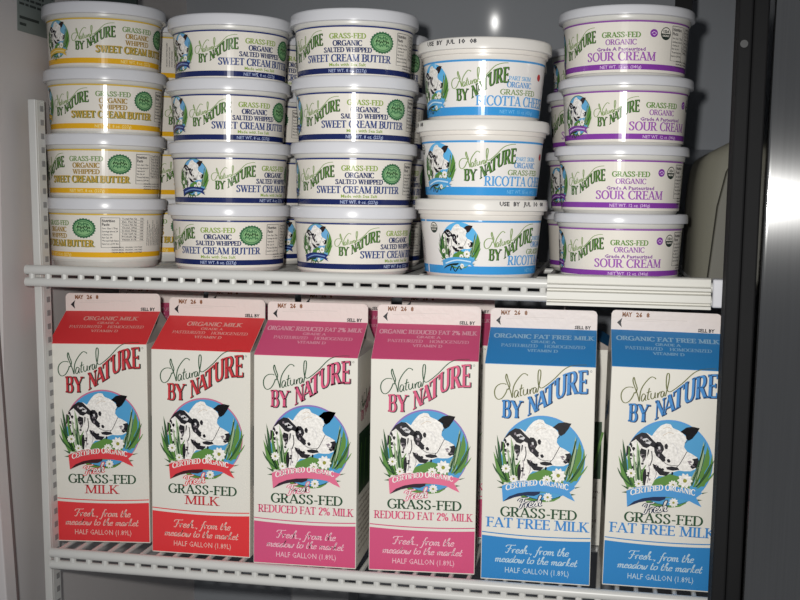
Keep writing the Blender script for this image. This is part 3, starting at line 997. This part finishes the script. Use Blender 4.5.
        info(46.5, 62, -2.4, -31)
    else:
        # x = 0 is the middle of the cow emblem
        emblem(A, .8, -20.6, .50, .53, I, 2, False)
        wordmark(A, lambda x, y: (23.2 + (x - 9) * .645, -33.2 + (y - 145) * .635), gfill, gdark, gscr, 2, 1.15)
        tc = 87
        serif(A, 'RICOTTA CHEESE', tc - 41, tc + 41, -38.0 + .6, 8.2, K['t4'], 2, T=.2, t=.09)
        serif(A, 'GRASS-FED', tc - 19.5, tc + 19.5, -28.0, 4.4, K['t3'], 2, T=.22, t=.1)
        serif(A, 'ORGANIC', tc - 13.5, tc + 13.5, -21.8, 4.6, K['t2'], 2, T=.22, t=.1)
        serif(A, 'PART SKIM', tc - 12, tc + 12, -15.8, 3.4, K['t1'], 2, T=.22, t=.1)
        plain(A, 'NET WT. 15 oz. (425g)', tc - 19, tc + 19, -43.8, 3.0, K['net'], 2)
        rd = tubink('red_dot', (190, 60, 60))
        A.ell(tc + 25, -11.5, 3, 3, rd, 2)
        usda(A, -26.5, -5.8, 4.7)
        A.rect(-40.5, -45.7, -38.5, 1.1, tubink('label_white', (232, 228, 224)), 3)
        for j in range(8):
            plain(A, 'INGREDIENTS: CULTURED PART SKIM MILK', -36, -8 - (j % 4) * 3, -48 - 2.6 * (7 - j) + 2, 1.4, dk, 2, bold=.02, rot=True)
        # bar code and panel beyond
        x = -92
        random.seed(3)
        while x < -70:
            w = random.choice((.3, .5, .9))
            A.rect(x, -34, x + w, -22, dk, 2)
            x += w + random.choice((.4, .7))
        for j in range(6):
            plain(A, 'KEEP REFRIGERATED 2-38 F', -92, -70, -4.5 - 2.8 * j, 1.5, dk, 2, bold=.02)
    return A


def usda(A, x, y, r):
    d, w = tubink('usda_dark', (44, 56, 50)), paper
    A.ell(x, y, r, r, d, 2, 32)
    A.poly([(x + (r - .7) * cos(RAD(t)), y + (r - .7) * sin(RAD(t))) for t in range(0, 181, 12)], w, 3)
    plain(A, 'USDA', x - r * .62, x + r * .62, y + r * .12, r * .42, d, 4, bold=.04)
    plain(A, 'ORGANIC', x - r * .7, x + r * .7, y - r * .48, r * .3, w, 4, bold=.03)


PROF = {   # r_label top, r_label bottom, label bottom z, lid top, rim bottom, base z, lid radius
    'butter': (53.6, 51.2, -42.5, 15.0, 4.4, -46.4, 58.4),
    'yellow': (53.6, 51.2, -44.5, 15.2, 4.4, -50.6, 58.4),
    'sour': (54.0, 51.4, -41.8, 13.2, 4.9, -45.6, 58.9),
    'ricotta': (53.9, 49.6, -45.7, 19.2, 9.2, -50.4, 59.6)}
RECESS = {'butter': 4.5, 'yellow': 6.0, 'sour': 1.0, 'ricotta': 1.6}


def family(kind):
    return {'butter_yellow': 'yellow', 'butter_blue': 'butter'}.get(kind, kind)



def make_tub(kind, name):
    fam = family(kind)
    rt, rb, zb, zt, zr, z0, rl = PROF[fam]
    bodym, lidm = (body_warm, lid_warm) if fam == 'ricotta' else (body_cool, lid_cool)
    t = empty(name)
    dz = -z0                                 # origin at the base
    b = MB()
    neck = [(rt + .1, .8), (rt + .9, 1.2), (rt + 1.2, 1.6), (rt + 1.3, zr - 1), (rt + 1.7, zr + 2.5)]
    if fam == 'ricotta':
        neck = [(rt + .1, 1.1), (rt + .5, 1.6), (rt + .8, 5.5), (rt + 2.4, 5.9), (rt + 2.6, zr - .5), (rt + 2.6, zr + 2.5)]
    rbase = rb - .3
    prof = [(rbase - 7, z0 + dz), (rbase - 3.5, z0 + dz), (rbase - 2.2, z0 + 1.0 + dz), (rbase - .9, zb - .2 + dz if zb - z0 > 1.6 else z0 + 1.7 + dz),
            (rb, zb + dz), (rt, 0.6 + dz)] + [(r, z + dz) for r, z in neck]
    b.lathe(prof, 128)
    b.build('tub_body', bodym, t, smooth=True, angle=40)
    b = MB()
    rin = rl - 3.4
    b.lathe([(rl - 1.2, zr + dz), (rl - .1, zr + .4 + dz), (rl, zr + 1.2 + dz), (rl - .15, zt - 2.2 + dz), (rl - .6, zt - .8 + dz), (rl - 1.5, zt + dz),
             (rin, zt + dz), (rin - .6, zt - .5 + dz), (rin - 1.0, zt - RECESS[fam] + dz), (0.5, zt - RECESS[fam] + dz)], 128)
    lid = b.build('lid', lidm, t, smooth=True, angle=50)

    def fmap(x, y, w):
        r = rt + (rb - rt) * (y / zb if y < 0 else 0) + w + .05
        a = x / 53.5
        return (r * sin(a), -r * cos(a), y + dz)
    lab = tub_art(kind).build('printed_label', fmap, strip=3.0, parent=t)
    return t, lid


def lid_date(lid, kind):
    rt, rb, zb, zt, zr, z0, rl = PROF[kind]
    A = Art()
    d = mat('stamp_ink', (44, 44, 50), rough=.6)
    x = -25
    for word, w in (('USE', 9.0), ('BY', 6.4), ('JUL', 8.6), ('10', 5.6), ('08', 6.0)):
        plain(A, word, x, x + w, 0, 3.5, d, 1, bold=.035)
        x += w + 3.9
    return A.build('date_stamp', lambda x, y, w: ((rl + w) * sin(x / rl), -(rl + w) * cos(x / rl), y + 14.1 - z0 - .4), strip=4, parent=lid, eps=.08)


GREY = {}
# stack: x, y, heights of the top lines, [(label yaw, lid yaw)], kind, name
STACKS = [
    ('butter_yellow', 'butter_tub', (-5.8, 64.2), [493.6, 436.0, 378.5, 321.0 - 0.0], [60.5, 32.6, 6, -32]),
    ('butter_blue', 'butter_tub', (121.7, 62.5), [483.4, 425.7, 368.4, 309.4], [51, 46, 69.5, 7]),
    ('butter_blue', 'butter_tub', (246.4, 48.9), [484.4, 427.0, 369.0, 309.4], [6.3, 23, 18.5, 64]),
    ('ricotta', 'ricotta_tub', (365, 45), [450.4, 383.0, 315.8], [-50, -40, -14.6]),
    ('sour', 'sour_cream_tub', (488.6, 57.2), [484.8, 424.2, 365.2, 308.0], [-4.5, 36.5, 9.5, 9]),
]
WHAT = ['yellow-banded butter tub', 'blue-banded butter tub', 'blue-banded butter tub', 'light-blue ricotta tub', 'purple-banded sour cream tub']
WHERE = ['the front stack against the left wall', 'the front stack beside the yellow-banded tubs', 'the front stack beside the ricotta tubs',
         'the front ricotta stack', 'the front sour cream stack']
GROUP = ['yellow-banded butter tubs', 'blue-banded butter tubs', 'blue-banded butter tubs', 'ricotta tubs', 'sour cream tubs']
LV4 = ['topmost of', 'second down in', 'third down in', 'lowest of']
LV3 = ['topmost of', 'middle one of', 'lowest of']
LV2 = LV3


def ordinal(n):
    return {4: LV4, 3: LV3, 2: ['upper one in', 'lower one in'], 1: ['standing in']}[n]


protos = {}


def get_tub(kind, name):
    fam = family(kind)
    if kind not in protos:
        t, lid = make_tub(kind, name)
        protos[kind] = t
        return t
    return copy_tree(protos[kind])


def put(t, x, y, z, yaw, tilt=(0, 0)):
    t.location = (x * U, y * U, z * U)
    t.rotation_euler = (RAD(tilt[0]), RAD(tilt[1]), RAD(yaw))


for si, (kind, name, (x, y), zs, yaws) in enumerate(STACKS):
    fam = family(kind)
    n = len(yaws)
    hgt = PROF[fam][3] - RECESS[fam] - PROF[fam][5] + .1    # stacking height
    for i, yw in enumerate(yaws):
        t = get_tub(kind, name)
        k = n - 1 - i
        jx = (0, .9, -.8, .4)[(i + si) % 4] if i < n - 1 else 0
        put(t, x + jx, y, 264.3 + k * hgt, yw)
        tag(t, '%s, %s %s' % (WHAT[si], ordinal(n)[i], WHERE[si]), 'tub', GROUP[si])
        if kind == 'ricotta':
            lid = [c for c in bpy.data.objects if c.parent == t and c.name.startswith('lid')][0]
            lid.rotation_euler = (0, 0, RAD((-25, -79, 46)[i] - yw))

# date stamps on the ricotta lids
for o in list(bpy.data.objects):
    if o.parent and o.name.startswith('lid') and o.parent.name.startswith('ricotta'):
        if 'st0' not in globals():
            st0 = lid_date(o, 'ricotta')
        else:
            c = st0.copy()
            COL.objects.link(c)
            c.parent = o

# second and third rows seen through the gaps between the front stacks
BACK = [
    ('butter_yellow', 'butter_tub', (-2, 184), 4, [-70, 100, 85, 15], 0, 'the stack behind the front yellow-banded stack'),
    ('butter_blue', 'butter_tub', (116, 183), 4, [60, 0, 170, 130], 1, 'the stack behind the blue-banded stack beside the yellow'),
    ('butter_blue', 'butter_tub', (234, 182), 4, [30, -20, 60, 10], 2, 'the stack behind the blue-banded stack beside the ricotta'),
    ('ricotta', 'ricotta_tub', (352.5, 182), 3, [-20, 60, -100], 3, 'the stack behind the front ricotta stack'),
    ('sour', 'sour_cream_tub', (472, 182), 3, [-20, 28, 88], 4, 'the stack right behind the front sour cream stack'),
    ('sour', 'sour_cream_tub', (466, 306), 4, [10, 10, 10, 10], 4, 'the hindmost sour cream stack'),
]
for kind, name, (x, y), n, yaws, wi, where in BACK:
    fam = family(kind)
    hgt = PROF[fam][3] - RECESS[fam] - PROF[fam][5] + .1
    for i in range(n):
        if 'hindmost' in where and i > 1:
            pass
        t = get_tub(kind, name)
        put(t, x, y, 264.3 + (n - 1 - i) * hgt, yaws[i])
        tag(t, '%s, %s %s' % (WHAT[wi], ordinal(n)[i], where), 'tub', GROUP[wi] + ' in the rows behind')

# ================================================================== MILK CARTONS
CW, CH, CR, CF = 95.25, 192.3, 26.2, 17.6
HW = CW / 2
SL = hypot(HW, CR)
board = cartink('board', (224, 220, 210))
fin_m = mat('carton_fin_board', (224, 212, 206), rough=.45, bump=.25, bscale=220)


def carton_art(kind):
    A = Art()
    main = {'red': (222, 56, 60), 'pink': (206, 80, 122), 'blue': (44, 128, 190)}[kind]
    deep = {'red': (198, 54, 62), 'pink': (214, 88, 124), 'blue': (64, 136, 200)}[kind]
    dark = {'red': (44, 60, 52), 'pink': (44, 60, 56), 'blue': (36, 60, 100)}[kind]
    rib = {'red': (216, 60, 68), 'pink': (222, 110, 142), 'blue': (76, 150, 208)}[kind]
    shade = {'red': (60, 20, 24), 'pink': (44, 24, 40), 'blue': (22, 40, 76)}[kind]
    I = inks(cartink, kind, dict(sky=(78, 156, 204), rim={'red': (196, 110, 140), 'pink': (140, 110, 180), 'blue': (80, 150, 210)}[kind], ribbon=rib, shade=shade))
    K = cartink(kind + '_main', main)
    pale = cartink(kind + '_pale', {'red': (232, 170, 160), 'pink': (230, 170, 186), 'blue': (150, 190, 216)}[kind])
    pale2 = cartink(kind + '_pale2', {'red': (232, 190, 178), 'pink': (236, 190, 200), 'blue': (188, 210, 222)}[kind])
    txt = cartink(kind + '_text', deep)
    grn = cartink('text_green', (40, 78, 50) if kind != 'blue' else (70, 84, 36))
    scr = cartink('script_green' if kind != 'blue' else 'script_olive', (44, 84, 56) if kind != 'blue' else (104, 108, 58))
    drk = cartink(kind + '_logo_dark', dark)
    # foot band with a gently dipping upper edge, and the thin rule above it
    def dip(x):
        return 38.2 + 1.5 * ((x - 50) / 46) ** 2
    N = 16
    xs = [0.6 + (CW - 1.2) * i / N for i in range(N + 1)]
    A.raw([(x, 1.2) for x in xs] + [(x, dip(x)) for x in xs],
          sum([[(i, i + 1, N + 2 + i), (i, N + 2 + i, N + 1 + i)] for i in range(N)], []), K, 1)
    A.line([(x, dip(x) + 2.9) for x in xs], .9, K, 1)
    # roof panel
    A.rect(0.2, CH - .4, CW - .2, CH + SL, K, 1)
    # wordmark and emblem
    wordmark(A, lambda x, y: (x, y), txt, drk, scr, 3, .8)
    A.ring(91.2, 188.4, .9, .9, .25, drk, 3, 12)
    emblem(A, 51.5, 110.5, .985, 1.0, I, 3, True)
    serif(A, 'GRASS-FED', 16.2, 82.6, 57.6, 8.6, grn, 2, T=.2, t=.085)
    if kind == 'red':
        serif(A, 'MILK', 32.5, 65.5, 47.6, 8.4, txt, 2, T=.2, t=.08)
        heads = [('ORGANIC MILK', 22, 76)]
    elif kind == 'pink':
        serif(A, 'REDUCED FAT 2% MILK', 4.5, 92.5, 48.2, 7.0, txt, 2, T=.19, t=.08)
        heads = [('ORGANIC REDUCED FAT 2% MILK', 3, 92)]
    else:
        serif(A, 'FAT FREE MILK', 4.2, 93, 47.6, 8.8, txt, 2, T=.2, t=.08)
        heads = [('ORGANIC FAT FREE MILK', 4.5, 93)]
    # slogan
    cursive(A, 'Fresh.., from the', 20.5, 76, 25.2, 7.2, pale2, 2, w=.13)
    cursive(A, 'meadow to the market', 12, 83.5, 16.6, 6.8, pale2, 2, w=.13)
    plain(A, 'HALF GALLON (1.89L)', 21.5, 77, 7.4, 4.9, pale2, 2, bold=.0)
    for s, a, b_ in heads:
        serif(A, s, a, b_, CH + 38.4, 6.4, pale, 2, T=.2, t=.13)
    serif(A, 'GRADE A', 38, 59.5, CH + 32.2, 3.6, pale, 2, T=.2, t=.12)
    serif(A, 'PASTEURIZED', 12, 44, CH + 25.2, 4.6, pale, 2, T=.15, t=.07)
    serif(A, 'HOMOGENIZED', 50, 85.5, CH + 25.2, 4.6, pale, 2, T=.15, t=.07)
    serif(A, 'VITAMIN D', 35.5, 62, CH + 18.6, 4.0, pale, 2, T=.18, t=.1)
    return A, K, I


GL['Z'] = (.66, [('S', .08, .965, .58, .965, 0), ('S', .06, .035, .6, .035, 0), ('S', .1, 0, .56, 1, 1)])
GL['V'] = (.74, [('S', .08, 1, .38, 0, 1), ('S', .38, 0, .66, 1, 0), ('F', .08, 1), ('F', .66, 1)])


def make_carton(kind):
    t = empty('milk_carton')
    b = MB()
    b.box(0, CW, 0, CW, 0, CH - .2)
    b.build('carton_body', board, t, bevel=.7)
    # folded gable: sloped front and back panels, sides tucked in underneath
    b = MB()
    zt = CH + CR
    r = CH - .3
    inx = 27
    V = [(0, 0, r), (CW, 0, r), (CW, CW, r), (0, CW, r), (0, HW - .8, zt), (CW, HW - .8, zt), (CW, HW + .8, zt), (0, HW + .8, zt),
         (inx, HW, zt - .6), (CW - inx, HW, zt - .6)]
    b.add(V, [(0, 1, 5, 4), (2, 3, 7, 6), (0, 4, 8), (3, 8, 7), (0, 8, 3), (1, 9, 5), (2, 6, 9), (1, 2, 9), (4, 5, 6, 7)])
    b.m = [0, 0, 1, 1, 1, 1, 1, 1, 0]
    o = b.build('gable_top', [board, mat('folded_board', (176, 168, 162), rough=.28, spec=.5)], t)
    # top fin with clipped corners
    b = MB()
    c = 3.4
    z0, z1 = zt - .4, zt + CF
    prof = [(0, z0), (CW, z0), (CW, z1 - c), (CW - c * .35, z1 - c * .3), (CW - c, z1), (c, z1), (c * .35, z1 - c * .3), (0, z1 - c)]
    b.extrude(prof, 'y', HW - .9, HW + .9)
    fin = b.build('top_fin', fin_m, t)
    F = Art()
    brown = cartink('stamp_brown', (132, 84, 50))
    blk = cartink('stamp_black', (34, 34, 38))
    x = 9.5
    for s, w in (('MAY', 8.5), ('26', 5.6), ('8', 3.0)):
        plain(F, s, x, x + w, 12.0, 3.8, brown, 1, bold=.05)
        x += w + 3.4
    F.poly([(5.0, 6.4), (9.6, 10.8), (8.6, 6.4), (9.4, 2.2)], blk, 1)
    plain(F, 'SELL BY', 75.5, 90, .8, 2.9, blk, 1, bold=.04)
    e1 = cartink('emboss_grey', (206, 196, 190))
    F.rect(20, 9.9, 66, 10.3, e1, 1)
    F.rect(14, 8.3, 44, 8.6, e1, 1)
    F.build('fin_stamp', lambda x, y, w: (x, HW - .95 - w, zt + y), parent=fin)
    A, K, I = carton_art(kind)

    def fm(x, y, w):
        w += .05
        if y <= CH:
            return (x, -w, y)
        s = (y - CH) / SL
        return (x, s * (HW - .8) - w * CR / SL, CH + s * CR + w * HW / SL)
    A.build('front_print', fm, eps=.05, parent=t, hcut=CH)
    # side panel printing (same on both sides)
    S = Art()
    grn = cartink('side_green', (40, 66, 44))
    ink = cartink('side_ink', (112, 96, 88))
    S.rect(9, 66, 86, 122, grn, 1)
    for j in range(7):
        pts = [(12 + j * 11, 70), (16 + j * 11, 90 + 6 * (j % 3)), (21 + j * 11, 112)]
        S.line(smooth_pts(pts, 3), 2.2, cartink('dgreen', (44, 84, 46)) if j % 2 else cartink('green', (92, 138, 62)), 2)
    wordmark(S, lambda x, y: (x * .8 + 6, (y - 145) * .6 + 132), cartink(kind + '_main', (0, 0, 0)), I('black'), I('dgreen'), 1, 1.2, False)
    rows = ['Our herds graze on green', 'pasture through the season,', 'and the milk is brought in', 'from small family farms,', 'with no antibiotics and', 'no added growth hormones.',
            'Vitamin D added. Keep cold', 'and close the carton well', 'after every pour.']
    for j, s_ in enumerate(rows):
        plain(S, s_, 10, 10 + len(s_) * 2.8, 58 - 5.8 * j, 2.9, ink, 1, bold=.01)
    S.build('side_print', lambda x, y, w: (CW + .05 + w, x, y), eps=.05, parent=t)
    c2 = S.build('side_print', lambda x, y, w: (-.05 - w, CW - x, y), eps=.05, parent=t)
    return t


CARTS = [('red', -38.6, 12.1, 6.15), ('red', 66.3, 2.8, 1.1), ('pink', 168.8, -7.5, 1.9), ('pink', 275.5, -3.1, 4.95), ('blue', 376.7, -3.5, .9), ('blue', 482.3, 1.0, 2.4)]
DESC = ['red organic milk carton at the left end of the lower shelf', 'red organic milk carton between another red one and a pink one',
        'pink reduced fat milk carton standing next to a red carton', 'pink reduced fat milk carton standing next to a blue carton',
        'blue fat free milk carton standing between a pink and another blue carton', 'blue fat free milk carton at the right end beside the black door gasket']
cproto = {}
for (kind, x, y, yaw), d in zip(CARTS, DESC):
    if kind not in cproto:
        t = cproto[kind] = make_carton(kind)
    else:
        t = copy_tree(cproto[kind])
    t.location = (x * U, y * U, .1 * U)
    t.rotation_euler = (0, RAD({0: -.75, 5: .8}.get(DESC.index(d), 0)), RAD(yaw))
    t.location.z += (1.3 if DESC.index(d) == 5 else 0) * U
    tag(t, d, 'milk carton', 'milk cartons in the front row')
for kind, x, y, yaw, d in (
        ('pink', -40, 122, 1, 'pink milk carton in the second row, behind the leftmost red carton'),
        ('pink', 62, 118, 0, 'pink milk carton in the second row, behind the second red carton'),
        ('pink', 166, 112, 0, 'pink milk carton in the second row, behind the first pink carton'),
        ('pink', 272, 116, 0, 'pink milk carton in the second row, behind the pink carton nearest the blue'),
        ('blue', 487, 118, 90, 'milk carton turned sideways in the second row, behind the gap between the blue cartons')):
    t = copy_tree(cproto[kind])
    t.location = (x * U, y * U, .1 * U)
    t.rotation_euler = (0, 0, RAD(yaw))
    tag(t, d, 'milk carton', 'milk cartons in the second row')
